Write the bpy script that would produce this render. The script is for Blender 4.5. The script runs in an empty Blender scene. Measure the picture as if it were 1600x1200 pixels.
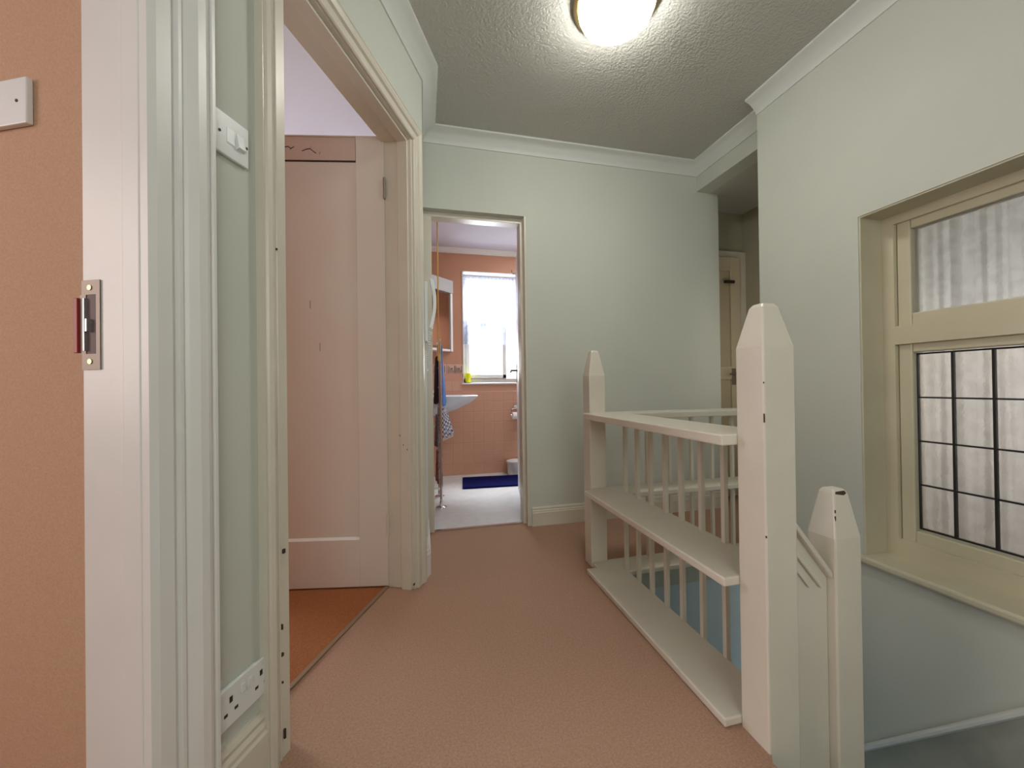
import bpy, bmesh, math, random
from mathutils import Vector, Matrix
random.seed(7)
S = bpy.context.scene
COL = S.collection
H = 0.87
# ------------------------------------------------------------------ camera
YAW, PIT, ROL, FPX = -.2312, .0059, -.013, 606.0
cy, sy = math.cos(YAW), math.sin(YAW)
fw = Vector((-sy*math.cos(PIT), cy*math.cos(PIT), math.sin(PIT)))
rt = Vector((cy, sy, 0)); up = rt.cross(fw)
r2 = rt*math.cos(ROL) + up*math.sin(ROL); u2 = -rt*math.sin(ROL) + up*math.cos(ROL)
cd = bpy.data.cameras.new('camera'); cam = bpy.data.objects.new('camera', cd); COL.objects.link(cam)
m = Matrix.Identity(4)
for i in range(3):
    m[i][0] = r2[i]; m[i][1] = u2[i]; m[i][2] = -fw[i]
m[2][3] = H
cam.matrix_world = m
cd.sensor_width = 36; cd.lens = 36*FPX/1600; cd.clip_start = .02
S.camera = cam
# ------------------------------------------------------------------ light
S.view_settings.view_transform = 'Standard'; S.view_settings.look = 'None'
S.view_settings.gamma = 1; S.view_settings.use_curve_mapping = False
S.view_settings.exposure = 0.85
try:
    S.cycles.max_bounces = 10; S.cycles.diffuse_bounces = 6; S.cycles.sample_clamp_indirect = 4; S.cycles.use_denoising = True
    S.cycles.caustics_reflective = False; S.cycles.caustics_refractive = False
except Exception: pass
W = bpy.data.worlds.new('overcast_sky'); S.world = W; W.use_nodes = True
bg = W.node_tree.nodes['Background']; bg.inputs[0].default_value = (.86, .93, 1, 1); bg.inputs[1].default_value = 2.4

def area(name, loc, look, sx, sy_, power, col=(1, 1, 1)):
    l = bpy.data.lights.new(name, 'AREA'); l.shape = 'RECTANGLE'; l.size = sx; l.size_y = sy_
    l.energy = power; l.color = col
    o = bpy.data.objects.new(name, l); COL.objects.link(o); o.location = loc
    o.rotation_euler = (Vector(look)-Vector(loc)).to_track_quat('-Z', 'Z').to_euler()
    return o
area('daylight_bedroom_window', (-3.2, 3.5, 1.3), (-1, 2.2, 1.5), 1.6, 1.3, 52, (.95, .96, 1))
area('daylight_left_room_window', (-3.2, .1, 1.5), (0, .8, 1.0), 1.6, 1.3, 19, (1, .86, .82))
area('daylight_bathroom_window', (.72, 4.85, 3.1), (.60, 3.2, .9), 1.6, 1.2, 300, (.92, .95, 1))
area('bathroom_fill', (1.35, 3.25, 2.18), (.55, 2.9, .2), .6, .6, 10, (.97, .97, 1))  # unseen fill added to brighten the bathroom, no fitting there
area('daylight_low_sky_bathroom', (.70, 4.7, 1.10), (.45, 2.0, .25), .5, .5, 22, (.96, .97, 1))
area('daylight_porch_behind_stair_window', (2.75, .9, .9), (2.0, .9, .9), .8, .4, 6.5, (.95, .97, 1))
area('passage_fill', (2.22, 1.745, 1.3), (2.3, 2.6, 1.5), .4, 1.2, 1.1, (1, .93, .82))  # added fill that lifts the side passage; only plain wall behind it
area('daylight_hall_door_below', (1.30, 1.1, -2.2), (1.5, 1.45, -.3), .7, .4, 11, (.66, .82, 1))
area('daylight_landing_rear_window', (.2, -1.4, 1.5), (.9, 1.5, 1.4), 1.2, 1.1, 11, (.95, 1, .96))

# ------------------------------------------------------------------ materials
def mat(name, col, rough=.6, bump=None, metal=0, var=None, emit=None, trans=0, spec=.5, bumpd=.002, aniso=None):
    M = bpy.data.materials.new(name); M.use_nodes = True
    nt = M.node_tree; b = nt.nodes['Principled BSDF']
    b.inputs['Base Color'].default_value = (*col, 1); b.inputs['Roughness'].default_value = rough
    b.inputs['Metallic'].default_value = metal; b.inputs['Transmission Weight'].default_value = trans
    b.inputs['Specular IOR Level'].default_value = spec
    if emit: b.inputs['Emission Color'].default_value = (*emit[0], 1); b.inputs['Emission Strength'].default_value = emit[1]
    tc = nt.nodes.new('ShaderNodeTexCoord')
    mp = nt.nodes.new('ShaderNodeMapping'); nt.links.new(tc.outputs['Object'], mp.inputs[0])
    if aniso: mp.inputs['Scale'].default_value = aniso
    if var:
        n = nt.nodes.new('ShaderNodeTexNoise'); n.inputs['Scale'].default_value = var[0]; n.inputs['Detail'].default_value = 4
        nt.links.new(mp.outputs[0], n.inputs['Vector'])
        mx = nt.nodes.new('ShaderNodeMix'); mx.data_type = 'RGBA'
        mx.inputs[6].default_value = (*col, 1); mx.inputs[7].default_value = (*var[1], 1)
        cr = nt.nodes.new('ShaderNodeMapRange'); cr.inputs[1].default_value = .35; cr.inputs[2].default_value = .65
        nt.links.new(n.outputs[0], cr.inputs[0]); nt.links.new(cr.outputs[0], mx.inputs[0]); nt.links.new(mx.outputs[2], b.inputs['Base Color'])
    if bump:
        n = nt.nodes.new('ShaderNodeTexNoise'); n.inputs['Scale'].default_value = bump[0]; n.inputs['Detail'].default_value = 3
        nt.links.new(mp.outputs[0], n.inputs['Vector'])
        bp = nt.nodes.new('ShaderNodeBump'); bp.inputs['Strength'].default_value = bump[1]; bp.inputs['Distance'].default_value = bumpd
        nt.links.new(n.outputs[0], bp.inputs['Height']); nt.links.new(bp.outputs[0], b.inputs['Normal'])
    return M
SAGE = mat('sage_emulsion', (.56, .585, .525), .75, (160, .25), var=(2.2, (.54, .565, .51)))
CEIL = mat('stippled_ceiling', (.50, .50, .46), .85, (95, .9), bumpd=.006)
CORN = mat('cornice_paint', (.65, .675, .65), .55)
CREAM = mat('cream_gloss', (.66, .62, .53), .32, (9, .15), var=(6, (.63, .585, .50)))
PINKW = mat('door_gloss', (.68, .62, .565), .35, (7, .12), var=(3, (.68, .59, .53)))
CARPET = mat('rose_carpet', (.51, .325, .235), .95, (420, .9), var=(190, (.42, .25, .17)), spec=.1, bumpd=.004)
CARPET2 = mat('terracotta_carpet', (.42, .17, .07), .95, (420, .9), var=(190, (.33, .12, .045)), spec=.1, bumpd=.004)
PEACH = mat('peach_wallpaint', (.53, .335, .225), .8, (260, .35), var=(240, (.49, .295, .185)))
JAMB = mat('neutral_white_gloss', (.75, .74, .72), .35, (9, .12), var=(6, (.72, .71, .69)))
LILAC = mat('lilac_white_wall', (.64, .66, .73), .8, (160, .2))
BPEACH = mat('bathroom_peach_paint', (.52, .27, .17), .6)
TILE = mat('peach_tile', (.58, .32, .22), .3, var=(5, (.54, .29, .19)))
GROUT = mat('pale_grout', (.56, .31, .22), .8)
BFLOOR = mat('pale_vinyl', (.66, .68, .68), .3, var=(14, (.60, .62, .62)))
WHITE = mat('white_paint', (.78, .78, .77), .4)
PLAST = mat('white_plastic', (.72, .74, .74), .3)
CERAM = mat('white_ceramic', (.75, .78, .84), .12)
DARK = mat('dark_slot', (.02, .018, .015), .6)
STEEL = mat('worn_steel', (.27, .235, .20), .5, metal=.7)
CHROME = mat('chrome', (.75, .77, .8), .12, metal=1)
BRASS = mat('brass', (.62, .47, .22), .3, metal=1)
RED = mat('red_lacquer', (.30, .02, .015), .4)
LEAD = mat('lead_came', (.02, .018, .016), .5, metal=.3)
NAVY = mat('navy_pile', (.004, .005, .07), .95, (300, .8), bumpd=.006, spec=.1)
BLUE = mat('blue_terry', (.06, .20, .58), .95, (200, .5))
DNAVY = mat('dark_navy_cotton', (.01, .012, .04), .9)
YEL = mat('yellow_plastic', (.85, .88, .01), .35)
GOLD = mat('golden_cord', (.65, .40, .08), .6)
CHIP = mat('bare_wood_chip', (.05, .03, .02), .8)
BROWNT = mat('brown_tile_motif', (.22, .12, .09), .3)
MIRR = mat('mirror_glass', (.75, .72, .68), .03, metal=1)
GREY = mat('grey_pelmet', (.42, .42, .40), .5)
LAMPG = mat('lit_opal_glass', (1, .98, .92), .3, emit=((1, .97, .90), 20.0))
PAPER = mat('white_paper', (.85, .85, .85), .9)
STONE = mat('stair_carpet', (.30, .30, .25), .95, (300, .8), var=(60, (.22, .22, .18)))
# obscured leaded glass and plain upper light
def glassmat(name, col, rough, sc, al):
    M = mat(name, col, rough, (sc, .6), trans=1.0, bumpd=.004); return M
GLL = glassmat('cathedral_glass', (.93, .91, .88), .22, 38, 1)
GLU = glassmat('frosted_upper_glass', (.95, .97, .97), .16, 30, 1)
def curtain_mat(name, col, tr):
    M = bpy.data.materials.new(name); M.use_nodes = True; nt = M.node_tree
    out = nt.nodes['Material Output']; nt.nodes.remove(nt.nodes['Principled BSDF'])
    d = nt.nodes.new('ShaderNodeBsdfDiffuse'); t = nt.nodes.new('ShaderNodeBsdfTranslucent'); tp = nt.nodes.new('ShaderNodeBsdfTransparent')
    d.inputs[0].default_value = (*col, 1); t.inputs[0].default_value = (*col, 1)
    a = nt.nodes.new('ShaderNodeMixShader'); b = nt.nodes.new('ShaderNodeMixShader')
    a.inputs[0].default_value = .5; nt.links.new(d.outputs[0], a.inputs[1]); nt.links.new(t.outputs[0], a.inputs[2])
    n = nt.nodes.new('ShaderNodeTexNoise'); n.inputs['Scale'].default_value = 26
    mr = nt.nodes.new('ShaderNodeMapRange'); mr.inputs[1].default_value = .42; mr.inputs[2].default_value = .6
    mr.inputs[3].default_value = tr*.5; mr.inputs[4].default_value = min(1, tr*1.6)
    tc = nt.nodes.new('ShaderNodeTexCoord'); nt.links.new(tc.outputs['Object'], n.inputs['Vector'])
    nt.links.new(n.outputs[0], mr.inputs[0]); nt.links.new(mr.outputs[0], b.inputs[0])
    nt.links.new(a.outputs[0], b.inputs[1]); nt.links.new(tp.outputs[0], b.inputs[2]); nt.links.new(b.outputs[0], out.inputs[0])
    return M
LACE = curtain_mat('white_lace', (.36, .385, .48), .22)
NET = curtain_mat('grey_net', (.70, .66, .61), .12)
def check_mat():
    M = mat('navy_gingham', (.8, .82, .85), .9); nt = M.node_tree; b = nt.nodes['Principled BSDF']
    c = nt.nodes.new('ShaderNodeTexChecker'); c.inputs[1].default_value = (.01, .015, .09, 1); c.inputs[2].default_value = (.7, .72, .78, 1); c.inputs[3].default_value = 60
    tc = nt.nodes.new('ShaderNodeTexCoord'); nt.links.new(tc.outputs['Object'], c.inputs[0]); nt.links.new(c.outputs[0], b.inputs['Base Color'])
    return M
GING = check_mat()

# ------------------------------------------------------------------ mesh helpers
UX, UY = .397, .918
def L(s, d, z=0): return Vector((UX*s + UY*d, UY*s - UX*d, z))   # wall axis s, offset d towards the landing
class MB:
    def __init__(self, xf=None): self.v = []; self.f = []; self.xf = xf or (lambda *p: Vector(p))
    def add(self, vs, fs):
        k = len(self.v); self.v += [tuple(self.xf(*p)) for p in vs]; self.f += [tuple(i+k for i in f) for f in fs]; return self
    def box(self, x0, x1, y0, y1, z0, z1):
        vs = [(x, y, z) for z in (z0, z1) for x, y in ((x0, y0), (x1, y0), (x1, y1), (x0, y1))]
        return self.add(vs, [(0, 3, 2, 1), (4, 5, 6, 7), (0, 1, 5, 4), (1, 2, 6, 5), (2, 3, 7, 6), (3, 0, 4, 7)])
    def prism(self, poly, z0, z1):                       # poly in xy
        n = len(poly); vs = [(*p, z0) for p in poly] + [(*p, z1) for p in poly]
        return self.add(vs, [tuple(range(n))[::-1], tuple(range(n, 2*n))] + [(i, (i+1) % n, n+(i+1) % n, n+i) for i in range(n)])
    def loft(self, rings, close=True, cap=True):
        n = len(rings[0]); vs = [p for r in rings for p in r]; fs = []
        for j in range(len(rings)-1):
            for i in range(n if close else n-1):
                a = j*n+i; b = j*n+(i+1) % n; fs.append((a, b, b+n, a+n))
        if cap and close: fs.append(tuple(range(n))[::-1]); fs.append(tuple(range((len(rings)-1)*n, len(rings)*n)))
        return self.add(vs, fs)
    def lathe(self, prof, c, axis='z', n=24, cap=True):
        rings = []
        for r, h in prof:
            ring = []
            for i in range(n):
                a = 2*math.pi*i/n; p = (r*math.cos(a), r*math.sin(a), h)
                if axis == 'x': p = (p[2], p[0], p[1])
                if axis == 'y': p = (p[0], p[2], p[1])
                ring.append((c[0]+p[0], c[1]+p[1], c[2]+p[2]))
            rings.append(ring)
        return self.loft(rings, True, cap)
    def tube(self, pts, r, n=8):
        pts = [Vector(p) for p in pts]; rings = []
        for i, p in enumerate(pts):
            t = (pts[min(i+1, len(pts)-1)]-pts[max(i-1, 0)]).normalized()
            a = t.cross(Vector((0, 0, 1)));
            if a.length < .2: a = t.cross(Vector((1, 0, 0)))
            a.normalize(); b = t.cross(a)
            rings.append([tuple(p+a*r*math.cos(2*math.pi*k/n)+b*r*math.sin(2*math.pi*k/n)) for k in range(n)])
        return self.loft(rings)
    def sweep(self, path, prof):                          # path in xy, interior on the right; prof (out,z)
        pts = [Vector(p) for p in path]; rings = []
        for i, p in enumerate(pts):
            d1 = (p-pts[i-1]).normalized() if i else None
            d2 = (pts[i+1]-p).normalized() if i < len(pts)-1 else None
            n1 = Vector((d1.y, -d1.x)) if d1 else None; n2 = Vector((d2.y, -d2.x)) if d2 else None
            if n1 is None: m_ = n2
            elif n2 is None: m_ = n1
            else: m_ = (n1+n2)/(1+n1.dot(n2))
            rings.append([(p.x+m_.x*o, p.y+m_.y*o, z) for o, z in prof])
        return self.loft(rings)
    def build(self, name, material, parent=None, kind=None, bevel=0, smooth=False, label=None, origin=None):
        me = bpy.data.meshes.new(name); 
        o0 = Vector(origin) if origin else Vector((0, 0, 0))
        me.from_pydata([tuple(Vector(v)-o0) for v in self.v], [], self.f)
        bm = bmesh.new(); bm.from_mesh(me); bmesh.ops.recalc_face_normals(bm, faces=bm.faces); bm.to_mesh(me); bm.free()
        me.materials.append(material)
        if smooth:
            for p in me.polygons: p.use_smooth = True
            try: me.set_sharp_from_angle(angle=math.radians(40))
            except Exception: pass
        o = bpy.data.objects.new(name, me); COL.objects.link(o); o.location = o0
        if bevel:
            b = o.modifiers.new('bevel', 'BEVEL'); b.width = bevel; b.segments = 2; b.limit_method = 'ANGLE'
        if parent:
            o.parent = parent; o.matrix_parent_inverse = Matrix.Translation(-parent.location)
        if kind: o['kind'] = kind
        if label: o['label'] = label
        return o
def thing(name, loc, label, cat, group=None, kind=None):
    o = bpy.data.objects.new(name, None); COL.objects.link(o); o.location = loc; o.empty_display_size = .05
    o['label'] = label; o['category'] = cat
    if group: o['group'] = group
    if kind: o['kind'] = kind
    return o
def tag(o, label, cat, group=None):
    o['label'] = label; o['category'] = cat
    if group: o['group'] = group
    return o
def struct(o, label=None, cat=None):
    o['kind'] = 'structure'
    if label: o['label'] = label
    if cat: o['category'] = cat
    return o
def lab(o, label, cat): return struct(o, label, cat)

CZ = 2.385
FY = 2.33          # far wall of the landing
BY = 3.85          # far wall of the bathroom
# ------------------------------------------------------------------ floors
VX0, VX1, VY0, VY1 = .905, 1.78, .835, 1.74        # stair void
Lm = lambda s, d: tuple(L(s, d)[:2])
fl = MB()
fl.prism([Lm(-1.3, -.85), Lm(1.7, -.85), (0.0, 2.39), (.90, 2.39), (.90, .80), (.79, .80), (.79, .752), (.775, .735), (.775, -.30), (.775, -1.6), (-1.0, -1.6)], -.12, 0)
fl.prism([(.90, VY1), (2.55, VY1), (2.55, 2.6), (.90, 2.6)], -.12, 0)
fl.prism([(.90, -1.6), (1.78, -1.6), (1.78, -.30), (.90, -.30)], -.12, 0)
lab(fl.build('floor', CARPET), 'rose pink fitted carpet of the landing', 'floor')
lab(MB().prism([(-.51, .96), Lm(1.64, -.85), (-.13, 4.4), (-3.4, 4.4), (-3.4, 2.21)], -.1, .001).build('floor', CARPET2),
    'terracotta carpet in the bedroom behind the open panelled door', 'floor')
lab(MB().prism([Lm(.56, -.85), Lm(.56, -4), (-3.45, -2), (-1.6, -2), Lm(-1.3, -.85)], -.1, -.001).build('floor', CARPET2),
    'carpet of the peach room at the left edge', 'floor')
lab(MB().prism([(-.02, 2.39), (1.95, 2.39), (1.95, BY+.05), (-.02, BY+.05)], -.1, .002).build('floor', BFLOOR),
    'pale vinyl bathroom floor', 'floor')
struct(MB(L).box(.845, 1.575, -.853, -.838, .0, .006).build('trim_1', mat('dark_carpet_bar', (.30, .20, .13), .5, metal=.3)), 'thin carpet joining strip across the bedroom doorway', 'threshold strip')
struct(MB().box(.05, .65, 2.385, 2.405, 0, .006).build('trim_2', CHROME), 'bright metal threshold strip at the bathroom floor edge', 'threshold strip')
# ------------------------------------------------------------------ walls
DH = 1.95   # door head
wl = MB(L)
wl.box(.545, .825, -.85, -.72, 0, CZ)
wl.box(.825, 1.595, -.85, -.72, DH+.02, CZ)
wl.box(-.26, .545, -.85, -.72, DH+.02, CZ)
wl.box(-1.3, -.26, -.85, -.72, 0, CZ)
k = [Lm(1.595, -.72), Lm(1.715, -.72), (.02, FY+.1), (-.13, FY+.1), Lm(1.64, -.85), Lm(1.595, -.85)]
w2 = MB(); w2.prism(k, 0, CZ)
o = wl.build('wall_left', SAGE); lab(o, 'sage green landing wall with the bedroom doorway', 'wall')
lab(w2.build('wall_left', SAGE), 'short sage green return wall carrying the entry phone', 'wall')
# peach partition between the two rooms on the left
lab(MB(L).box(.562, .675, -4.2, -.852, 0, CZ).build('wall_peach_room', PEACH), 'peach painted room wall beyond the near door frame', 'wall')
wb = MB()
wb.box(-.13-.1, -.13, FY+.1, 4.4, 0, CZ)
wb.box(-3.5, -.13, 4.4, 4.5, 0, CZ)
wb.box(-3.5, -3.4, 2.21, 4.4, 0, CZ)
lab(wb.build('wall_bedroom', LILAC), 'lilac white bedroom wall above the open door', 'wall')
lab(MB().prism([(-3.6, .9), Lm(.545, -.85), (.02, 1.86), (.02, 2.4), (-.13, 4.5), (-3.6, 4.5)], CZ+.001, CZ+.08).build('ceiling', LILAC), 'pale ceiling of the bedroom', 'ceiling')
lab(MB().prism([(-3.6, -2.1), (-1.5, -2.1), Lm(-1.3, -.85), Lm(.56, -.85), Lm(.56, -4.3)], CZ+.001, CZ+.08).build('ceiling', LILAC), 'pale ceiling of the peach room', 'ceiling')
wp = MB(); wp.box(-3.55, -3.45, -2.1, 2.2, 0, CZ); wp.box(-3.5, -1.5, -2.1, -2, 0, CZ)
lab(wp.build('wall_peach_room', PEACH), 'far peach wall of the left room, out of view', 'wall')
# far wall
wf = MB(); wf.box(.65, 2.065, FY, FY+.12, 0, CZ); wf.box(.02, .65, FY, FY+.12, 1.93, CZ)
lab(wf.build('wall_far', SAGE), 'sage green far wall beside the bathroom doorway', 'wall')
# right wall with window opening, continuing below the landing
WX = 1.78; wy0, wy1, wz0, wz1 = .31, 1.237, .155, 1.556
wr = MB()
wr.box(WX, 1.95, wy1, 1.72, -2.7, CZ); wr.box(WX, 1.999, -1.6, wy0, -2.7, CZ)
wr.box(WX, 1.999, wy0, wy1, -2.7, wz0-.03); wr.box(WX, 1.999, wy0, wy1, wz1, CZ)
wr.box(1.95, 1.999, wy1, 1.6, -2.7, CZ)
lab(wr.build('wall_right', SAGE), 'sage green right wall with the leaded stair window', 'wall')
lab(MB().box(1.89, 2.0, 1.72, FY, 2.21, CZ).build('trim_3', SAGE), 'painted beam over the passage opening', 'beam')
wn = MB(); wn.box(2.065, 2.65, 2.57, 2.67, 0, 2.3); wn.box(2.5, 2.6, 1.6, 2.57, 0, 2.3); wn.box(2.065-.02, 2.065, FY+.12, 2.6, 0, 2.3); wn.box(1.95, 2.5, 1.6, VY1, 0, 2.3)
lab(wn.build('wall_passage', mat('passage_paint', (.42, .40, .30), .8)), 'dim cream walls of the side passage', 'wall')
lab(MB().box(1.98, 2.6, 1.6, 2.66, 2.211, 2.28).build('ceiling', CEIL), 'low ceiling of the side passage', 'ceiling')
lab(MB().prism([Lm(-1.3, -.73), Lm(1.715, -.73), (.01, FY+.05), (2.0, FY+.05), (2.0, -1.7), (-1.2, -1.7)], CZ, CZ+.06).build('ceiling', CEIL), 'stippled landing ceiling', 'ceiling')
wk = MB(); wk.box(-1.4, 1.95, -1.7, -1.6, -.1, CZ)
lab(wk.build('wall_rear', SAGE), 'landing wall behind the viewer', 'wall')
# stairwell below the landing
ws = MB()
ws.box(.91, WX, VY1+.03, VY1+.1, -2.7, -.12)       # far wall below landing
ws.box(.80, .898, .836, VY1+.1, -2.7, -.12).box(.70, .775, -.3, .83, -2.7, -.12)
ws.box(.70, WX, -.36, -.30, -2.7, -.12)
lab(ws.build('wall_stairwell', mat('blue_daylit_emulsion', (.50, .58, .62), .7, (160, .2))), 'stairwell wall below the landing edge, blue daylight in its colour', 'wall')  # bluish daylight from below is mixed into this wall colour
lab(MB().box(.8, 1.95, -.4, 1.9, -2.8, -2.7).build('floor', STONE), 'hall floor at the foot of the stairs', 'floor')
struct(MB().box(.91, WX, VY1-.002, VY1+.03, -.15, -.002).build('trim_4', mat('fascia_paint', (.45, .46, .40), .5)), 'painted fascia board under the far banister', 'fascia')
# bathroom shell
wbt = MB(); wbt.box(-.02-.1, -.02, 2.45, BY, 0, 2.24); wbt.box(1.9, 2.0, 2.67, BY, 0, 2.24)
bx0, bx1, bz0, bz1 = .412, 1.02, .91, 2.02
wbt.box(-.02, bx0, BY, BY+.2, 0, 2.24); wbt.box(bx1, 1.95, BY, BY+.2, 0, 2.24)
wbt.box(bx0, bx1, BY, BY+.2, 0, bz0); wbt.box(bx0, bx1, BY, BY+.2, bz1, 2.24)
wbath = lab(wbt.build('wall_bathroom', BPEACH), 'peach bathroom walls round the small window', 'wall')
lab(MB().box(-.1, 2.0, FY+.12, BY+.1, 2.235, 2.30).build('ceiling', LILAC), 'pale bathroom ceiling', 'ceiling')
struct(MB().sweep([(-.02, BY), (1.9, BY)], [(0, 2.19), (.012, 2.19), (.03, 2.21), (.045, 2.235), (0, 2.235)]).build('trim_5', WHITE), 'narrow cove at the bathroom ceiling', 'cornice')
gr = MB().box(-.02, 1.9, BY-.005, BY-.0005, 0, .89).box(-.02, bx0-.01, BY-.005, BY-.0005, .89, 1.098).build('grout', GROUT, wbath)
TS = .1025; base = None
def tilemesh(w, h):
    mb = MB(); e = .002
    mb.add([(0, 0, 0), (w, 0, 0), (w, 0, h), (0, 0, h), (e, -.0014, e), (w-e, -.0014, e), (w-e, -.0014, h-e), (e, -.0014, h-e)],
           [(4, 5, 6, 7), (0, 1, 5, 4), (1, 2, 6, 5), (2, 3, 7, 6), (3, 0, 4, 7)]); return mb
proto = tilemesh(TS-.003, TS-.003).build('tile', TILE, wbath); me_t = proto.data
first = True
for r in range(9):
    for c in range(12):
        x = -.01+c*TS; z = .005+r*TS
        if r == 8 and False: continue
        if z+TS > .915 and x+TS > bx0: continue
        if first: o = proto; first = False
        else:
            o = bpy.data.objects.new('tile', me_t); COL.objects.link(o); o.parent = wbath
        o.location = (x, BY-.005, z)
# patterned border tiles above
pm = tilemesh(.088, .088).build('border_tile', mat('cream_rose_tile', (.60, .36, .28), .3), wbath)
for i in range(4):
    x = .06+i*.096
    o = pm if i == 0 else bpy.data.objects.new('border_tile', pm.data)
    if i: COL.objects.link(o); o.parent = wbath
    if x+.088 > bx0-.002: x = bx0-.09
    o.location = (x, BY-.005, 1.005)
    q = MB()
    for k_ in range(3):
        a = .010+.012*k_
        q.box(x+a, x+.088-a, BY-.0105, BY-.0092+.0002*k_, 1.005+a, 1.008+a+.003).box(x+a, x+a+.006, BY-.0105, BY-.0092, 1.005+a, 1.09-a)
    q.box(x+.036, x+.056, BY-.011, BY-.0092, 1.04, 1.058)
    q.box(x+.070, x+.078, BY-.011, BY-.0092, 1.02, 1.078)
    q.build('motif', BROWNT, wbath)
# ------------------------------------------------------------------ cornice and skirting
CP = [(0, 2.300), (.006, 2.300), (.008, 2.315), (.020, 2.330), (.034, 2.348), (.052, 2.363), (.070, 2.370), (.076, 2.374), (.076, 2.385), (0, 2.385)]
CP = [(a, 2.385-(2.385-b)*.85) for a, b in CP]
struct(MB().sweep([Lm(-1.3, -.72), Lm(1.715, -.72), (.022, FY), (1.89, FY), (1.89, 1.72)], CP).build('trim_6', CORN, smooth=True), 'coved cornice along the left and far walls', 'cornice')
struct(MB().sweep([(WX, 1.72), (WX, -1.6)], CP).build('trim_7', CORN, smooth=True), 'coved cornice over the stair window wall', 'cornice')
def SK(h, t=.016): return [(0, 0), (t, 0), (t, h*.70), (t*.8, h*.74), (t*.8, h*.80), (t*.55, h*.86), (t*.62, h*.92), (t*.35, h), (0, h)]
struct(MB().sweep([(.665, FY), (2.065, FY)], SK(.115)).build('baseboard_far', CREAM), 'cream skirting board on the far wall', 'skirting')
struct(MB().sweep([Lm(1.665, -.72), Lm(1.715, -.72), (.021, FY)], SK(.145, .018)).build('baseboard_left', WHITE), 'white skirting under the entry phone', 'skirting')
struct(MB().sweep([Lm(.64, -.72), Lm(.765, -.72)], SK(.150, .020)).build('baseboard_left', CREAM), 'short cream skirting under the double socket', 'skirting')
# sloping string on the right wall
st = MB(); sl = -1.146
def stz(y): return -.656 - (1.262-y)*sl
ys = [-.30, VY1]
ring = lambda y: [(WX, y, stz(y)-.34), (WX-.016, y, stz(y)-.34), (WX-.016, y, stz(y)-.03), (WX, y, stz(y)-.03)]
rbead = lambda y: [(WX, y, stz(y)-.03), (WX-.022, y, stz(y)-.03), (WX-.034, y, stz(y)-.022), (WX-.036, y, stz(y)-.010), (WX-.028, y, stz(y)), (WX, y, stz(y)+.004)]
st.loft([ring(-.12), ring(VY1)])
struct(MB().loft([rbead(-.12), rbead(VY1)]).build('trim_9', WHITE, smooth=True), 'rounded white capping bead on top of the stair string', 'bead')
struct(st.build('trim_8', mat('shaded_string_paint', (.40, .40, .34), .5, var=(9, (.34, .34, .29)))), 'stair string board sloping along the wall below the window, shade in its greyish colour', 'stair string')  # the board's shade is put into this grey-green colour
# ------------------------------------------------------------------ door frames on the left wall
AP = [(0, 0), (0, .012), (.004, .016), (.030, .016), (.032, .019), (.036, .014), (.040, .021), (.052, .026), (.062, .024), (.067, .018), (.070, .022), (.072, .022), (.072, 0)]
def architrave(a0, a1, zh, d, prof, w=1.0):
    mb = MB(L); rings = []
    for kk in range(4):
        r = []
        for x, h in prof:
            x *= w
            a = (a0-x) if kk < 2 else (a1+x); z = 0 if kk in (0, 3) else zh+x
            r.append((a, d+h, z))
        rings.append(r)
    mb.loft(rings); return mb
# bedroom doorway: opening s .84-1.58
dB = thing('door_1', L(.84, -.80, 0), 'white painted bedroom door frame, its panelled door standing open inwards', 'door'); dB['kind'] = 'structure'
lin = MB(L)
lin.box(.815, .840, -.852, -.716, 0, DH+.03).box(1.578, 1.603, -.852, -.716, 0, DH+.03).box(.840, 1.578, -.852, -.716, DH, DH+.03)
lin.build('door_lining', CREAM, dB, bevel=.002)
MB(L).box(.840, .852, -.775, -.730, 0, DH-.012).box(1.566, 1.578, -.775, -.730, 0, DH-.012).box(.840, 1.578, -.775, -.730, DH-.012, DH).build('door_stop', CREAM, dB, bevel=.001)
architrave(.836, 1.588, DH+.004, -.7205, AP, 1.05).build('architrave', CREAM, dB, bevel=0)
# leaf frame of reference
lo = Vector((-.146, 1.776, 0)); ld = Vector((-.983, .182, 0)).normalized(); ln = Vector((-ld.y, ld.x, 0))
if ln.dot(-lo) < 0: ln = -ln
def LF(t, o_, z): return lo + ld*t + ln*o_ + Vector((0, 0, z))
LW = .735
leaf = MB(LF)
leaf.box(0, .122, -.035, 0, .008, 1.975).box(LW-.115, LW, -.035, 0, .008, 1.975)
leaf.box(.122, LW-.115, -.035, 0, .008, .212).box(.122, LW-.115, -.035, 0, 1.970, 1.975)
leaf.build('door_leaf', PINKW, dB, bevel=.0015)
MB(LF).box(.120, LW-.113, -.026, -.009, .20, 1.972).build('door_panel', PINKW, dB, label='tall flat recessed door panel')
MB(LF).add([(.122, 0, .212), (.122, -.009, .222), (LW-.115, -.009, .222), (LW-.115, 0, .212), (.122, -.009, .20), (LW-.115, -.009, .20)], [(0, 1, 2, 3), (0, 3, 5, 4), (1, 4, 5, 2), (0, 4, 1), (3, 2, 5)]).build('panel_moulding', WHITE, dB)
fb = MB(LF).box(.124, LW-.117, -.020, -.004, 1.868, 1.9695).build('filler_board', mat('peach_primer', (.58, .44, .37), .6), dB, bevel=.001, label='patched board with cracked filler along the door top')
cr = MB(LF)
def crack(pts, w=.0022):
    for (a, z), (b, z2) in zip(pts, pts[1:]):
        cr.add([(a, -.0036, z-w), (b, -.0036, z2-w), (b, -.0036, z2+w), (a, -.0036, z+w), (a, -.0046, z-w), (b, -.0046, z2-w), (b, -.0046, z2+w), (a, -.0046, z+w)], [(0, 1, 2, 3), (7, 6, 5, 4), (0, 4, 5, 1), (2, 6, 7, 3)])
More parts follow.
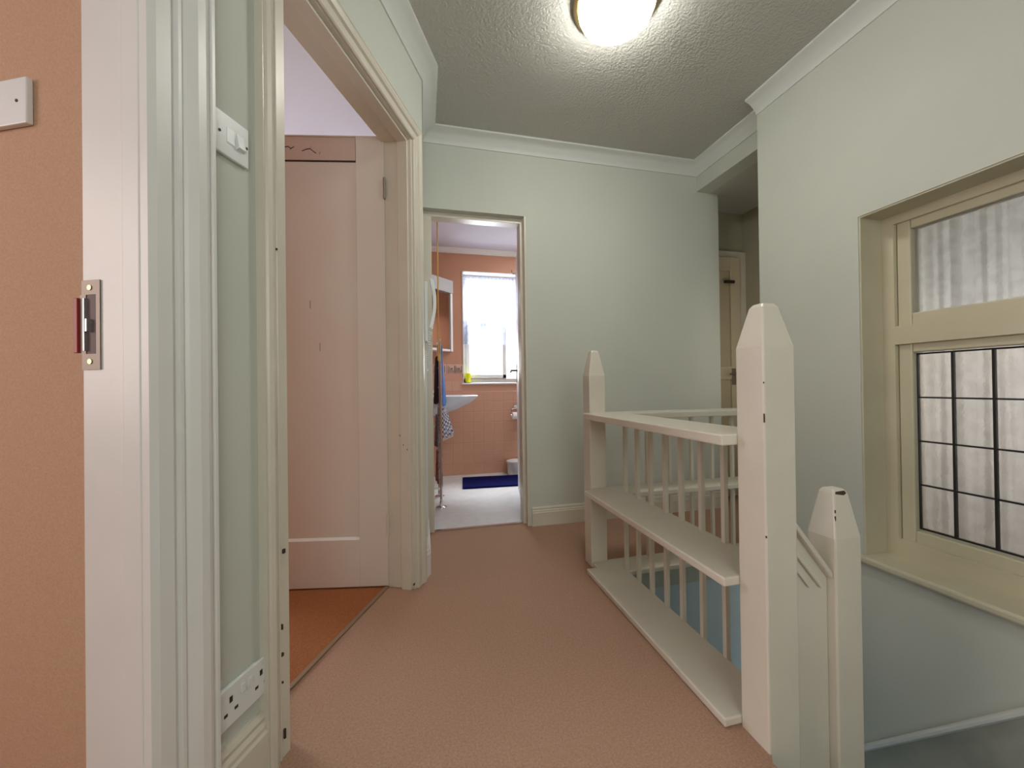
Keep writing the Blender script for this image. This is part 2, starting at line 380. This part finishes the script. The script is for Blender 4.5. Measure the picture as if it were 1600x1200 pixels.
crack([(.30, 1.902), (.318, 1.917), (.335, 1.914), (.352, 1.906)]); crack([(.274, 1.905), (.278, 1.893)]); crack([(.315, 1.918), (.313, 1.93)])
crack([(.385, 1.925), (.398, 1.917), (.412, 1.925), (.425, 1.922)]); crack([(.398, 1.917), (.402, 1.911)])
crack([(.292, 1.898), (.300, 1.902)]); crack([(.205, 1.888), (.204, 1.87)], .001)
cr.build('filler_cracks', DARK, fb)
MB(LF).box(.124, LW-.15, -.0095, -.0065, 1.862, 1.8675).box(.1215, .1235, -.0075, -.003, 1.868, 1.94).build('shadow_gap', DARK, fb)
for t_, z in ((.325, 1.22), (.285, 1.035)):
    MB(LF).box(t_, t_+.0018, -.0092, -.0085, z, z+.035).build('paint_crack', CHIP, dB)
for z in (1.70, .23):
    hg = MB(LF).box(-.003, .0015, -.012, .003, z, z+.088).build('hinge', STEEL if z > 1 else CREAM, dB, bevel=.0008, label='bare steel butt hinge' if z > 1 else 'painted lower hinge')
    MB(LF).lathe([(.005, z-.002), (.005, z+.09)], (-.001, .004, 0), n=10).build('hinge_knuckle', STEEL if z > 1 else CREAM, hg, smooth=True)
# chips on the near jamb of the bedroom door
ch = MB(L)
for z, s_, w_, h_ in ((.485, .814, .003, .010), (.31, .806, .0018, .012), (.245, .806, .003, .007), (.18, .806, .0015, .004), (.055, .812, .002, .022), (.70+.5, .80, .001, .005)):
    ch.box(s_-w_, s_+w_, -.7045, -.700, z-h_/2, z+h_/2)
ch.build('paint_chip', CHIP, dB)
c2 = MB(L)
for z, d_ in ((.66, -.775), (.62, -.76), (.60, -.742), (.02, -.72)): c2.box(1.5655, 1.5775, d_-.0015, d_+.0015, z, z+.007)
c2.build('paint_chip', CHIP, dB)
# near doorway: opening s -.24 - .53
dN = thing('door_2', L(.53, -.80, 0), 'white near door frame at the left edge with moulded architrave and steel strike plate', 'door'); dN['kind'] = 'structure'
ln2 = MB(L)
ln2.box(.530, .556, -.849, -.716, -.001, DH+.03).box(-.27, -.24, -.853, -.716, 0, DH+.03).box(-.24, .530, -.853, -.716, DH, DH+.03)
ln2.build('door_lining', JAMB, dN, bevel=.002)
MB(L).box(.5215, .530, -.752, -.716, 0, DH-.012).box(-.24, -.23, -.752, -.722, 0, DH-.012).box(-.24, .530, -.752, -.722, DH-.012, DH).build('door_stop', JAMB, dN, bevel=.002)
AP2 = [(0, 0), (0, .020), (.012, .024), (.036, .024), (.038, .019), (.044, .019), (.046, .027), (.052, .027), (.055, .022), (.062, .028), (.075, .036), (.090, .036), (.100, .031), (.104, .024), (.108, .030), (.114, .030), (.114, 0)]
architrave(-.236, .523, DH+.004, -.7205, AP2).build('architrave', JAMB, dN)
sp = MB(L)
zc = .985
sp.box(.5275, .5292, -.847, -.808, zc+.052, zc+.077).box(.5275, .5292, -.847, -.808, zc-.077, zc-.050)
sp.box(.5275, .5292, -.816, -.808, zc-.050, zc+.052).box(.5275, .5292, -.851, -.838, zc-.050, zc+.052)
spo = sp.build('strike_plate', STEEL, dN, label='worn steel strike plate with red lip')
MB(L).box(.5285, .531, -.838, -.816, zc-.050, zc+.052).build('latch_recess', mat('dark_red_recess', (.07, .02, .015), .5), spo)
MB(L).box(.524, .5295, -.860, -.8515, zc-.048, zc+.047).build('strike_lip', RED, spo, bevel=.001)
MB(L).box(.524, .5290, -.839, -.8365, zc-.045, zc+.046).box(.522, .5290, -.832, -.828, zc-.012, zc+.010).build('latch_tongue', CHROME, spo, bevel=.0005)
for zz in (zc+.064, zc-.063):
    s_ = MB(L).lathe([(.0045, .5262), (.0045, .5275)], (0, 0, 0), axis='x', n=12)
    s_.v = [tuple(Vector(v)+L(0, -.829, zz)) for v in s_.v]
    s_.build('screw', BRASS, spo)
# ------------------------------------------------------------------ bathroom doorway
dT = thing('door_3', (.02, 2.40, 0), 'painted bathroom door frame in the far wall, its door open inwards', 'door'); dT['kind'] = 'structure'
MB().box(.022, .072, FY+.045, FY+.12, 0, 1.90).box(.622, .65, FY+.045, FY+.12, 0, 1.90).box(.022, .65, FY+.045, FY+.12, 1.90, 1.93).build('door_lining', CREAM, dT, bevel=.002)
MB().box(.640, .652, FY+.002, FY+.045, 0, 1.93).build('door_reveal', CREAM, dT)
b0 = Vector((.655, 2.47, 0)); bd = Vector((.185, .983, 0)).normalized(); bn = Vector((-bd.y, bd.x, 0))
def BF(t, o_, z): return b0 + bd*t + bn*o_ + Vector((0, 0, z))
lf3 = MB(BF).box(0, .70, -.038, 0, .01, 1.915).build('door_leaf', WHITE, dT, bevel=.002)
hd = MB(BF).box(.62, .66, 0, .006, .90, 1.08).build('handle_plate', STEEL, dT, bevel=.001)
MB(BF).tube([(.64, 0, 1.0), (.64, .050, 1.0), (.62, .056, .998), (.54, .056, .985)], .009).build('door_handle', STEEL, dT, smooth=True)
hk = MB(BF).tube([(.60, 0, 1.79), (.60, .02, 1.785), (.60, .035, 1.795), (.60, .036, 1.815)], .005).build('robe_hook', CHROME, dT, smooth=True)
MB(BF).box(-.004, .004, -.004, .006, 1.62, 1.70).build('hinge', STEEL, dT)
# ------------------------------------------------------------------ passage door
dP = thing('door_4', (2.3, 2.55, 0), 'cream panelled door at the end of the side passage, with black hook and lever handle', 'door'); dP['kind'] = 'structure'
MB().box(2.04, 2.372, 2.535, 2.568, .005, 1.84).build('door_leaf', mat('cream_old_gloss', (.55, .47, .33), .4), dP)
MB().box(2.425, 2.500, 2.54, 2.569, 0, 1.90).box(2.07, 2.425, 2.54, 2.569, 1.85, 1.90).build('architrave', CREAM, dP, bevel=.004)
pr = mat('cream_old_gloss_rail', (.60, .52, .38), .4)
MB().box(2.335, 2.424, 2.520, 2.536, .005, 1.845).box(2.07, 2.335, 2.520, 2.536, 1.74, 1.845).box(2.07, 2.335, 2.520, 2.536, .9, 1.0).box(2.07, 2.335, 2.520, 2.536, .005, .2).build('door_rail', pr, dP, bevel=.003)
MB().box(2.275, 2.36, 2.500, 2.521, 1.64, 1.662).build('black_hook', DARK, dP, bevel=.004, label='black coat hook rail')
hp = MB().box(2.335, 2.368, 2.514, 2.520, .86, .985).build('handle_plate', STEEL, dP, bevel=.002)
MB().tube([(2.352, 2.514, .945), (2.352, 2.48, .945), (2.28, 2.475, .94)], .007).build('door_handle', STEEL, dP, smooth=True)
# ------------------------------------------------------------------ stair window
wn1 = thing('window_1', (1.93, .77, wz0), 'cream framed leaded stair window with obscured panes and plain upper light', 'window'); wn1['kind'] = 'structure'
WC = mat('window_cream', (.60, .56, .42), .4, var=(5, (.56, .52, .38)))
f = MB()
f.box(1.90, 1.99, 1.190, wy1, wz0, wz1).box(1.90, 1.99, wy0, wy0+.045, wz0, wz1)
f.box(1.90, 1.99, wy0+.045, 1.19, 1.515, wz1).box(1.90, 1.99, wy0+.045, 1.19, wz0, .225)
f.box(1.897, 1.988, wy0+.045, 1.19, 1.020, 1.095)
f.build('window_frame', WC, wn1)
MB().box(1.785, 1.8995, wy1-.006, wy1+.02, wz0, wz1).build('window_reveal', WC, wn1)
MB().box(1.785, 1.8995, wy0, wy1-.006, wz1-.006, wz1+.02).build('window_reveal', WC, wn1)
MB().box(1.785, 1.8995, wy0-.02, wy0+.006, wz0, wz1-.006).build('window_reveal', WC, wn1)
def sash(y0, y1, z0, z1, w, name):
    g = MB(); g.box(1.915, 1.965, y1-w, y1, z0, z1).box(1.915, 1.965, y0, y0+w, z0, z1).box(1.915, 1.965, y0+w, y1-w, z1-w*.8, z1).box(1.915, 1.965, y0+w, y1-w, z0, z0+w*1.1)
    return g.build(name, WC, wn1, bevel=.005)
gy1, gy0 = 1.142, .393
sash(gy0-.045, gy1+.046, 1.092, 1.518, .046, 'top_sash'); sash(gy0-.045, gy1+.046, .222, 1.022, .046, 'lower_casement')
MB().box(1.942, 1.945, gy0-.01, gy1+.01, 1.13, 1.485).build('pane', GLU, wn1, label='plain obscured upper pane')
pw = .107; ph = .1745; pz = .281
pp = MB().box(1.9415, 1.9455, 0.002, pw-.002, .002, ph-.002).build('pane', GLL, wn1)
for c in range(7):
    for r in range(4):
        o = pp if (c == 0 and r == 0) else bpy.data.objects.new('pane', pp.data)
        if o is not pp: COL.objects.link(o); o.parent = wn1; o.matrix_parent_inverse = Matrix.Translation(-wn1.location)
        o.location = (0, gy1-(c+1)*pw, pz+r*ph)
for c in range(8):
    y = gy1-c*pw; MB().box(1.937, 1.950, y-.0035, y+.0035, pz-.003, pz+4*ph+.003).build('lead_came', LEAD, wn1)
for r in range(5):
    z = pz+r*ph; MB().box(1.938, 1.949, gy0, gy1, z-.003, z+.003).build('lead_came', LEAD, wn1)
sb = MB().sweep([(1.78, wy0), (1.78, wy1)], [(0, .12), (0, .155), (0, .155)])
sill = MB().box(1.752, 1.97, wy0-.03, wy1+.012, .127, .155).build('window_sill', WC, wn1, bevel=.008)
pw_ = MB().box(2.9, 3.0, -.3, 1.6, -.1, 2.3).box(2.0, 2.9, -.4, -.3, -.1, 2.3).box(2.0, 2.9, 1.5, 1.598, -.1, 2.3).box(2.0, 3.0, -.4, 1.6, 2.3, 2.4).box(2.0, 3.0, -.4, 1.6, -.2, -.1)
lab(pw_.build('wall_porch', mat('porch_paint', (.42, .38, .32), .8)), 'dim space seen faintly through the obscured stair window', 'wall')
# net curtain and the enclosed porch-like space behind
def curtain(name, y0, y1, z0, z1, x, amp, n, m_):
    c = MB(); rings = []
    for i in range(n+1):
        y = y0+(y1-y0)*i/n; a = amp*math.sin(i*1.9)+amp*.6*math.sin(i*.73+1)
        rings.append([(x+a, y, z0), (x+a*.8, y+.3*a, (z0+z1)/2), (x+a*.6, y, z1)])
    c.loft(rings, close=False, cap=False); return c.build(name, m_, smooth=True)
nc = curtain('net_curtain', .20, 1.30, .18, 1.56, 2.03, .012, 90, NET)
tag(nc, 'greyish net curtain hanging behind the leaded stair window', 'curtain')
# ------------------------------------------------------------------ balustrade
ba = thing('landing_banister', (.79, 1.2, 0), 'white painted landing banister with square pointed newels around the stair void', 'banister')
def newel(x0, x1, y0, y1, z0, zs, zt, par, tw=.42, name='newel_post'):
    cx, cyy = (x0+x1)/2, (y0+y1)/2; hw = (x1-x0)/2; hy = (y1-y0)/2
    def ringz(k, z): return [(cx-hw*k, cyy-hy*k, z), (cx+hw*k, cyy-hy*k, z), (cx+hw*k, cyy+hy*k, z), (cx-hw*k, cyy+hy*k, z)]
    mb = MB(); mb.loft([ringz(1, z0), ringz(1, zs), ringz(tw, zt-.010), ringz(tw*.72, zt)])
    return mb.build(name, CREAM, par, bevel=.004)
n1 = newel(.785, .876, .752, .835, -.5, .958, 1.066, ba, .52)
n2 = newel(.785, .868, 1.722, 1.800, .0, .915, 1.040, ba, .50)
MB().box(.7842, .7862, .7512, .7535, .777, .798).build('paint_chip', CHIP, n1)
MB().box(.7842, .7860, .7512, .7530, .869, .873).build('paint_chip', CHIP, n1)
MB().box(.7842, .7865, .7512, .7535, .506, .511).build('paint_chip', CHIP, n1)
XF, XB, ry0, ry1, fb0, fb1 = .740, .915, .8352, 1.668, 1.60, 1.735
def corner(xf, xb, yf, z0, z1, nm, bev=.004):
    mb = MB(); mb.prism([(xf, ry0), (xb, ry0), (xb, fb0), (WX, fb0), (WX, fb1), (.870, fb1), (.870, 1.7215), (.79, 1.7215), (.79, yf), (xf, yf)], z0, z1)
    return mb.build(nm, CREAM, ba, bevel=bev)
corner(XF, .925, 1.70, .712, .740, 'handrail')
corner(XF, XB+.01, 1.70, .355, .378, 'middle_shelf')
corner(XF-.004, XB-.005, 1.672, .002, .024, 'base_board')
bm_ = {}
def baluster(x, y, z0, z1):
    mb = MB().box(-.0075, .0075, -.0075, .0075, z0, z1); key = (z0, z1)
    if key not in bm_: o = mb.build('baluster', CREAM, ba); bm_[key] = o.data
    else: o = bpy.data.objects.new('baluster', bm_[key]); COL.objects.link(o); o.parent = ba; o.matrix_parent_inverse = Matrix.Translation(-ba.location)
    o.location = (x, y, 0)
for y in (1.62, 1.517, 1.418, 1.32, 1.227, 1.123, 1.022, .92):
    baluster(.912, y, .378, .712); baluster(.912, y, -.01, .355)
for x in (1.09, 1.216, 1.343, 1.465, 1.59, 1.71):
    baluster(x, 1.724, .378, .712); baluster(x, 1.724, .024, .355)
MB().box(.900, .9045, .84, VY1, -.13, -.001).build('apron', CREAM, ba)
MB().box(.84, .90, .836, .862, .655, .711).build('rail_bracket', CREAM, ba, bevel=.002)
# small newel and the panelled descending balustrade
sb_ = thing('stair_banister', (.95, .75, -.5), 'cream lower newel with chipped top and boarded sloping banister going down the stairs', 'banister')
n3 = newel(.992, 1.075, .752, .825, -1.3, .480, .598, sb_, .56)
MB().add([(1.014, .7675, .5872), (1.050, .7675, .5872), (1.047, .7700, .5935), (1.018, .7700, .5925), (1.040, .7662, .583)], [(0, 4, 1), (0, 1, 2, 3)]).build('paint_chip', CHIP, n3, label='chipped paint at the blunt tip')
MB().box(1.0018, 1.0040, .7588, .7612, .515, .535).build('paint_chip', CHIP, n3)
MB().box(1.0040, 1.006, .7605, .7625, .542, .55).build('paint_chip', CHIP, n3)
def slope(x0, x1, zt0, zt1, th, y0, y1, nm, mt=CREAM, bev=.002):
    mb = MB(); mb.loft([[(x0, y0, zt0-th), (x0, y1, zt0-th), (x0, y1, zt0), (x0, y0, zt0)], [(x1, y0, zt1-th), (x1, y1, zt1-th), (x1, y1, zt1), (x1, y0, zt1)]])
    return mb.build(nm, mt, sb_, bevel=bev)
slope(.8765, .991, .538, .398, .020, .757, .82, 'sloping_handrail', bev=.005)
X0, X1 = .8765, .991
MB().add([(X0, .775, -1.2), (X1, .775, -1.2), (X1, .775, .378), (X0, .775, .518), (X0, .80, -1.2), (X1, .80, -1.2), (X1, .80, .378), (X0, .80, .518)], [(0, 1, 2, 3), (7, 6, 5, 4), (0, 4, 5, 1), (1, 5, 6, 2), (2, 6, 7, 3), (3, 7, 4, 0)]).build('boarded_panel', CREAM, sb_)
slope(X0, .965, .474, .370, .014, .765, .7748, 'panel_bead')
slope(X0, .930, .436, .372, .012, .767, .7748, 'panel_bead')
# ------------------------------------------------------------------ staircase
stc = thing('staircase', (1.3, .8, -2.7), 'carpeted stairs descending beside the window wall, behind the lower newel', 'staircase')
stm = None
def step(x0, x1, y0, y1, z):
    MB().box(x0, x1, y0, y1, z-.19, z).build('stair_tread', STONE, stc, bevel=.01)
step(.78, 1.10, -.298, .735, -.19)
step(1.10, WX-.03, -.298, .42, -.30)
ylist = [.42+.19*i for i in range(7)]
z = -.30
for i in range(6):
    z -= .21
    step(1.08 if ylist[i] < .9 else .91, WX-.03, ylist[i], ylist[i+1]+.02, z)
# ------------------------------------------------------------------ lamp
lp = thing('ceiling_light', (.80, 1.36, CZ), 'lit round opal glass ceiling light with a thin brass rim', 'ceiling light')
MB().lathe([(.150, 2.384), (.165, 2.378), (.168, 2.368), (.160, 2.362), (.150, 2.362)], (.765, 1.375, 0), n=48).build('brass_rim', BRASS, lp, smooth=True)
MB().lathe([(.148, 2.365), (.147, 2.345), (.135, 2.318), (.110, 2.298), (.075, 2.286), (.035, 2.281), (.001, 2.280)], (.765, 1.375, 0), n=48).build('glass_shade', LAMPG, lp, smooth=True)
# ------------------------------------------------------------------ switches and socket on the left wall
sw = thing('light_switch', L(.70, -.72, 1.39), 'white plastic double light switch on the sage wall between the two door frames', 'light switch')
MB(L).box(.648, .734, -.7195, -.711, 1.352, 1.438).build('switch_plate', PLAST, sw, bevel=.002)
for a, t_ in ((.680, 0), (.703, 1)):
    MB(L).add([(a, -.711, 1.378), (a+.018, -.711, 1.378), (a+.018, -.711, 1.412), (a, -.711, 1.412), (a, -.7035 if t_ else -.7095, 1.382), (a+.018, -.7035 if t_ else -.7095, 1.382), (a+.018, -.7105, 1.412), (a, -.7105, 1.412)],
              [(4, 5, 6, 7), (0, 1, 5, 4), (1, 2, 6, 5), (2, 3, 7, 6), (3, 0, 4, 7)]).build('rocker', PLAST, sw, bevel=.001)
for a in (.664, .728):
    s_ = MB(L).lathe([(.0028, -.7108), (.0028, -.7098)], (a, 0, 1.395), axis='y', n=10); s_.build('screw', DARK, sw)
so = thing('wall_socket', L(.70, -.72, .235), 'white double electric socket on the sage wall just above the skirting', 'socket')
MB(L).box(.642, .776, -.7195, -.709, .188, .270).build('socket_plate', PLAST, so, bevel=.003)
for a in (.677, .752):
    q = MB(L)
    q.box(a-.0035, a+.0035, -.7092, -.7085, .236, .248)
    q.box(a-.016, a-.008, -.7092, -.7085, .214, .220); q.box(a+.008, a+.016, -.7092, -.7085, .214, .220)
    q.build('pin_slots', DARK, so)
for a in (.705, .722):
    MB(L).box(a-.005, a+.005, -.7095, -.7055, .236, .254).build('rocker', PLAST, so, bevel=.001)
# switch on the peach wall (faces the doorway)
sp2 = thing('light_switch', L(.56, -1.05, 1.40), 'white light switch plate on the peach wall at the left edge', 'light switch')
MB(L).box(.551, .5615, -1.16, -1.013, 1.375, 1.462).build('switch_plate', PLAST, sp2, bevel=.002)
s_ = MB(L).lathe([(.0030, .5500), (.0030, .5512)], (0, -1.036, 1.4185), axis='x', n=10); s_.build('screw', DARK, sp2)
MB(L).box(.546, .5512, -1.115, -1.095, 1.40, 1.436).build('rocker', PLAST, sp2, bevel=.001)
# ------------------------------------------------------------------ entry phone
ph_ = thing('entry_phone', (.03, 2.02, 1.25), 'white wall mounted entry phone handset with coiled cord beside the bathroom door', 'phone')
MB().box(.021, .038, 1.98, 2.06, 1.10, 1.40).build('wall_plate', PLAST, ph_, bevel=.004)
hs = MB()
rings = []
for i in range(13):
    t = i/12; z = 1.17+t*.25; x = .062+.018*math.sin(math.pi*t)-.006*(1-t)
    wv = .012 if 2 < i < 10 else .018
    rings.append([(x-.008-wv*.3, 2.0, z), (x+.006, 2.0, z), (x+.006, 2.04, z), (x-.008-wv*.3, 2.04, z)])
hs.loft(rings).build('handset', PLAST, ph_, bevel=.003, smooth=True)
pts = []
for i in range(260):
    t = i/259; a = t*2*math.pi*26
    cx_ = .050-.020*t; z = 1.17-.22*math.sin(t*math.pi*.5)
    pts.append((cx_+.007*math.cos(a), 2.0-.03*t+.007*math.sin(a), z))
MB().tube(pts, .0022, 5).build('coiled_cord', PLAST, ph_, smooth=True)
MB().box(.021, .030, 1.945, 1.965, .15, 1.05).build('wall_strip', PLAST, ph_, label='thin vertical white strip below the phone')  # plain white strip down the wall below the phone
# ------------------------------------------------------------------ bathroom window
wt = thing('window_2', (.7, BY+.1, bz0), 'white framed bathroom window glowing with daylight', 'window'); wt['kind'] = 'structure'
f = MB(); yy0, yy1 = BY+.10, BY+.16
for a in (bx0, bx1-.04): f.box(a, a+.04, yy0, yy1, bz0, bz1)
f.box(bx0, bx1, yy0, yy1, bz0, bz0+.045).box(bx0, bx1, yy0, yy1, bz1-.04, bz1).box(bx0, bx1, yy0, yy1, 1.50, 1.55)
f.build('window_frame', WHITE, wt, bevel=.004)
c = MB(); c.box(bx0+.04, bx0+.075, yy0-.012, yy1-.02, .955, 1.50).box(.83, .87, yy0-.012, yy1-.02, .955, 1.50).box(bx0+.04, .87, yy0-.012, yy1-.02, .955, .995).box(bx0+.04, .87, yy0-.012, yy1-.02, 1.465, 1.50)
c.build('casement', WHITE, wt, bevel=.004)
MB().box(.60, .66, yy0-.03, yy0-.008, 1.515, 1.54).build('window_catch', GREY, wt, bevel=.003)
MB().box(bx0-.02, bx1+.02, BY-.02, yy0, bz0-.018, bz0).build('window_sill', WHITE, wt, bevel=.004)
MB().box(bx0-.004, bx1, BY-.006, yy0, bz1-.004, bz1+.0).box(bx0-.002, bx0+.004, BY-.006, yy0, bz0, bz1).build('window_reveal', WHITE, wt)
lc = MB(); rings = []
for i in range(81):
    x = bx0+.005+(bx1-bx0-.01)*i/80; a = .008*math.sin(i*1.3)
    rings.append([(x, BY+.045+a, 1.30 - .12*math.cos((x-bx0)*7)*0 + (.0 if x > .80 else 0)), (x, BY+.045+a*.6, bz1-.035)])
lc.loft(rings, close=False, cap=False)
tag(lc.build('lace_curtain', LACE, smooth=True), 'white lace half curtain across the bathroom window', 'curtain')
MB().tube([(bx0, BY+.045, bz1-.03), (bx1, BY+.045, bz1-.03)], .006).build('curtain_wire', GREY, wt)
# ------------------------------------------------------------------ bathroom things
tb = MB().lathe([(.022, .912), (.028, .92), (.032, 1.005), (.029, 1.005), (.025, .925), (.001, .92)], (.462, BY+.03, 0), n=20)
tag(tb.build('yellow_tumbler', YEL, smooth=True), 'bright yellow plastic tumbler on the bathroom window sill', 'tumbler')
# washbasin on the left wall
wbs = thing('washbasin', (0, 3.42, .79), 'white wall hung washbasin on the left side of the bathroom', 'washbasin')
b = MB(); rings = []
def oval(x0, x1, hy, z, n=20):
    pts_ = []
    for i in range(n+1):
        a = -math.pi/2+math.pi*i/n
        pts_.append((x0+(x1-x0)*max(0, math.cos(a))**.7, 3.42+hy*math.sin(a), z))
    return pts_
b.loft([oval(-.018, .10, .09, .615), oval(-.018, .20, .12, .635), oval(-.018, .33, .17, .68), oval(-.018, .44, .21, .735), oval(-.018, .485, .225, .772), oval(-.018, .495, .23, .792),
        oval(-.018, .485, .222, .798), oval(.07, .46, .19, .796), oval(.10, .40, .14, .72), oval(.13, .3, .08, .68)])
b.build('basin_bowl', CERAM, wbs, smooth=True)
MB().tube([(.20, 3.42, .64), (.20, 3.42, .54), (.17, 3.42, .51), (.13, 3.42, .53), (.05, 3.42, .53), (-.018, 3.42, .53)], .018).build('waste_trap', mat('cream_pipe', (.6, .55, .4), .4), wbs, smooth=True)
MB().lathe([(.025, .508), (.025, .545)], (.20, 3.42, 0), n=14).build('trap_collar', DARK, wbs)
tp = MB().lathe([(.018, .796), (.014, .84), (.018, .86), (.004, .87)], (.04, 3.36, 0), n=12).tube([(.04, 3.36, .84), (.09, 3.36, .85), (.11, 3.36, .83)], .008).build('tap', CHROME, wbs, smooth=True)
# corner mirror cabinet
cc = thing('mirror_cabinet', (.12, 3.75, 1.23), 'mirror fronted corner bathroom cabinet left of the window', 'cabinet')
p0 = Vector((-.018, 3.53)); p1 = Vector((.298, BY-.02))
dd = (p1-p0).normalized(); nn = Vector((dd.y, -dd.x))
def CF(a, o_, z): q_ = p0+dd*a+nn*o_; return Vector((q_.x, q_.y, z))
ln_ = (p1-p0).length
MB().prism([tuple(p0), tuple(p1), (p1.x, BY-.002), (-.018, BY-.002)], 1.215, 1.90).build('cabinet_body', WHITE, cc)
MB(CF).box(0, ln_, .001, .03, 1.78, 1.905).build('pelmet', GREY, cc, bevel=.003)
MB(CF).box(.01, ln_-.03, .001, .010, 1.235, 1.775).build('mirror', MIRR, cc)
MB(CF).box(ln_-.03, ln_, .001, .022, 1.215, 1.78).box(0, ln_-.03, .001, .016, 1.215, 1.235).build('mirror_frame', WHITE, cc, bevel=.003)
# towel rack (ladder standing by the left wall)
tr = thing('towel_rack', (.13, 2.8, 0), 'chrome floor standing towel rack seen edge on inside the bathroom door', 'towel rack')
MB().tube([(.137, 2.85, .012), (.137, 2.85, 1.20), (.137, 2.87, 1.215), (.137, 2.90, 1.218)], .010).tube([(.137, 3.14, .012), (.137, 3.14, 1.20), (.137, 3.12, 1.215), (.137, 3.09, 1.218)], .010).build('upright', CHROME, tr, smooth=True)
for z in (1.17, 1.02, .87, .72, .57, .42, .27, .14):
    MB().tube([(.137, 2.85, z), (.137, 3.14, z)], .007).build('rung', CHROME, tr, smooth=True)
for y in (2.85, 3.14):
    MB().lathe([(.038, .003), (.038, .008), (.014, .016), (.012, .05)], (.137, y, 0), n=20).build('foot_flange', CHROME, tr, smooth=True)
for z in (1.17, .14): MB().tube([(.137, 2.85, z), (-.018, 2.85, z)], .006).build('wall_bracket', CHROME, tr, smooth=True)
def towel(name, y0, y1, z0, z1, x0, xt, xb, m_, label, amp=.004, th=.006):
    # x0 at the near edge; xt / xb at the far edge, top / bottom
    mb = MB(); rings = []; n = 14
    for i in range(n+1):
        t = i/n; y = y0+(y1-y0)*t; a = amp*math.sin(i*1.4)
        ta = x0+(xt-x0)*t; bo = x0+(xb-x0)*t; mi = ta*.45+bo*.55
        rings.append([(bo+a, y, z0+.01*math.sin(i)), (mi+a*.7, y, z0*.5+z1*.5), (ta+a*.3, y, z1), (ta-th+a*.3, y, z1), (mi-th+a*.7, y, z0*.5+z1*.5), (bo-th+a, y, z0+.01*math.sin(i))])
    return tag(mb.loft(rings).build(name, m_, smooth=True), label, 'towel')
towel('bath_towel', 2.88, 3.12, .735, 1.175, .157, .165, .195, BLUE, 'blue towel hanging from the top rung of the towel rack')
tt = towel('tea_towel', 2.88, 3.12, .50, .725, .158, .185, .250, GING, 'navy and white checked tea towel hanging low on the rack')
fr = MB()
for i in range(22):
    t = i/21; y = 2.885+.23*t; x = .155+.09*t
    fr.box(x-.001, x+.001, y-.002, y+.002, .475, .503)
fr.build('fringe', WHITE, tt)
towel('hand_towel', 2.90, 3.12, .75, 1.10, .122, .118, .105, DNAVY, 'dark navy towel hanging on the inner side of the rack')
towel('face_cloth', 2.90, 3.12, .42, .66, .124, .118, .108, mat('grey_marl_cloth', (.12, .13, .2), .9, var=(60, (.4, .4, .45))), 'grey marl cloth hanging on the middle of the rack')
towel('bath_towel', 2.92, 3.12, .15, .38, .124, .12, .112, mat('brown_patterned_towel', (.16, .07, .06), .9, var=(40, (.45, .3, .28))), 'brown patterned towel hanging on the bottom rungs')
# pull cord
pc = thing('pull_cord', (.118, 2.60, 2.23), 'golden yellow light pull cord hanging by the towel rack', 'pull cord')
MB().lathe([(.004, 1.08), (.004, 2.225)], (.118, 2.60, 0), n=8).build('cord', GOLD, pc)
MB().lathe([(.030, 2.205), (.034, 2.234)], (.118, 2.60, 0), n=20).build('ceiling_switch', PLAST, pc)
MB().lathe([(.003, 1.10), (.008, 1.08), (.009, 1.05), (.003, 1.04)], (.118, 2.60, 0), n=12).build('pull_knob', GOLD, pc, smooth=True)
# bath mat
bmx = MB().prism([(.335, 3.30), (1.0, 3.26), (1.02, 3.63), (.375, 3.68)], .002, .018)
tag(bmx.build('bath_mat', NAVY, bevel=.006), 'navy blue bath mat on the pale bathroom floor', 'mat')
# small bin
bn_ = thing('waste_bin', (.93, 3.72, 0), 'small white waste bin with lid by the bathroom far wall', 'bin')
MB().lathe([(.075, .003), (.078, .01), (.083, .12)], (.905, 3.745, 0), n=28).build('bin_body', PLAST, bn_, smooth=True)
MB().lathe([(.083, .12), (.089, .122), (.089, .133), (.06, .142), (.001, .145)], (.905, 3.745, 0), n=28).build('bin_lid', WHITE, bn_, smooth=True)
# toilet roll
rh = thing('toilet_roll_holder', (.97, BY, .62), 'chrome toilet roll holder on the bathroom far wall', 'toilet roll holder')
MB().lathe([(.02, 0), (.02, -.008)], (.94, BY-.010, .66), axis='y', n=16).build('wall_rose', CHROME, rh, smooth=True)
MB().tube([(.94, BY-.018, .66), (.94, BY-.055, .655), (.885, BY-.06, .64), (.875, BY-.06, .585), (.89, BY-.06, .583), (1.0, BY-.06, .583)], .005).build('wire_arm', CHROME, rh, smooth=True)
tag(MB().lathe([(.02, 0), (.035, 0), (.035, .10), (.02, .10)], (.892, BY-.06, .588-.013), axis='x', n=24).build('toilet_roll', PAPER, smooth=True), 'white toilet roll on the chrome holder', 'toilet roll')
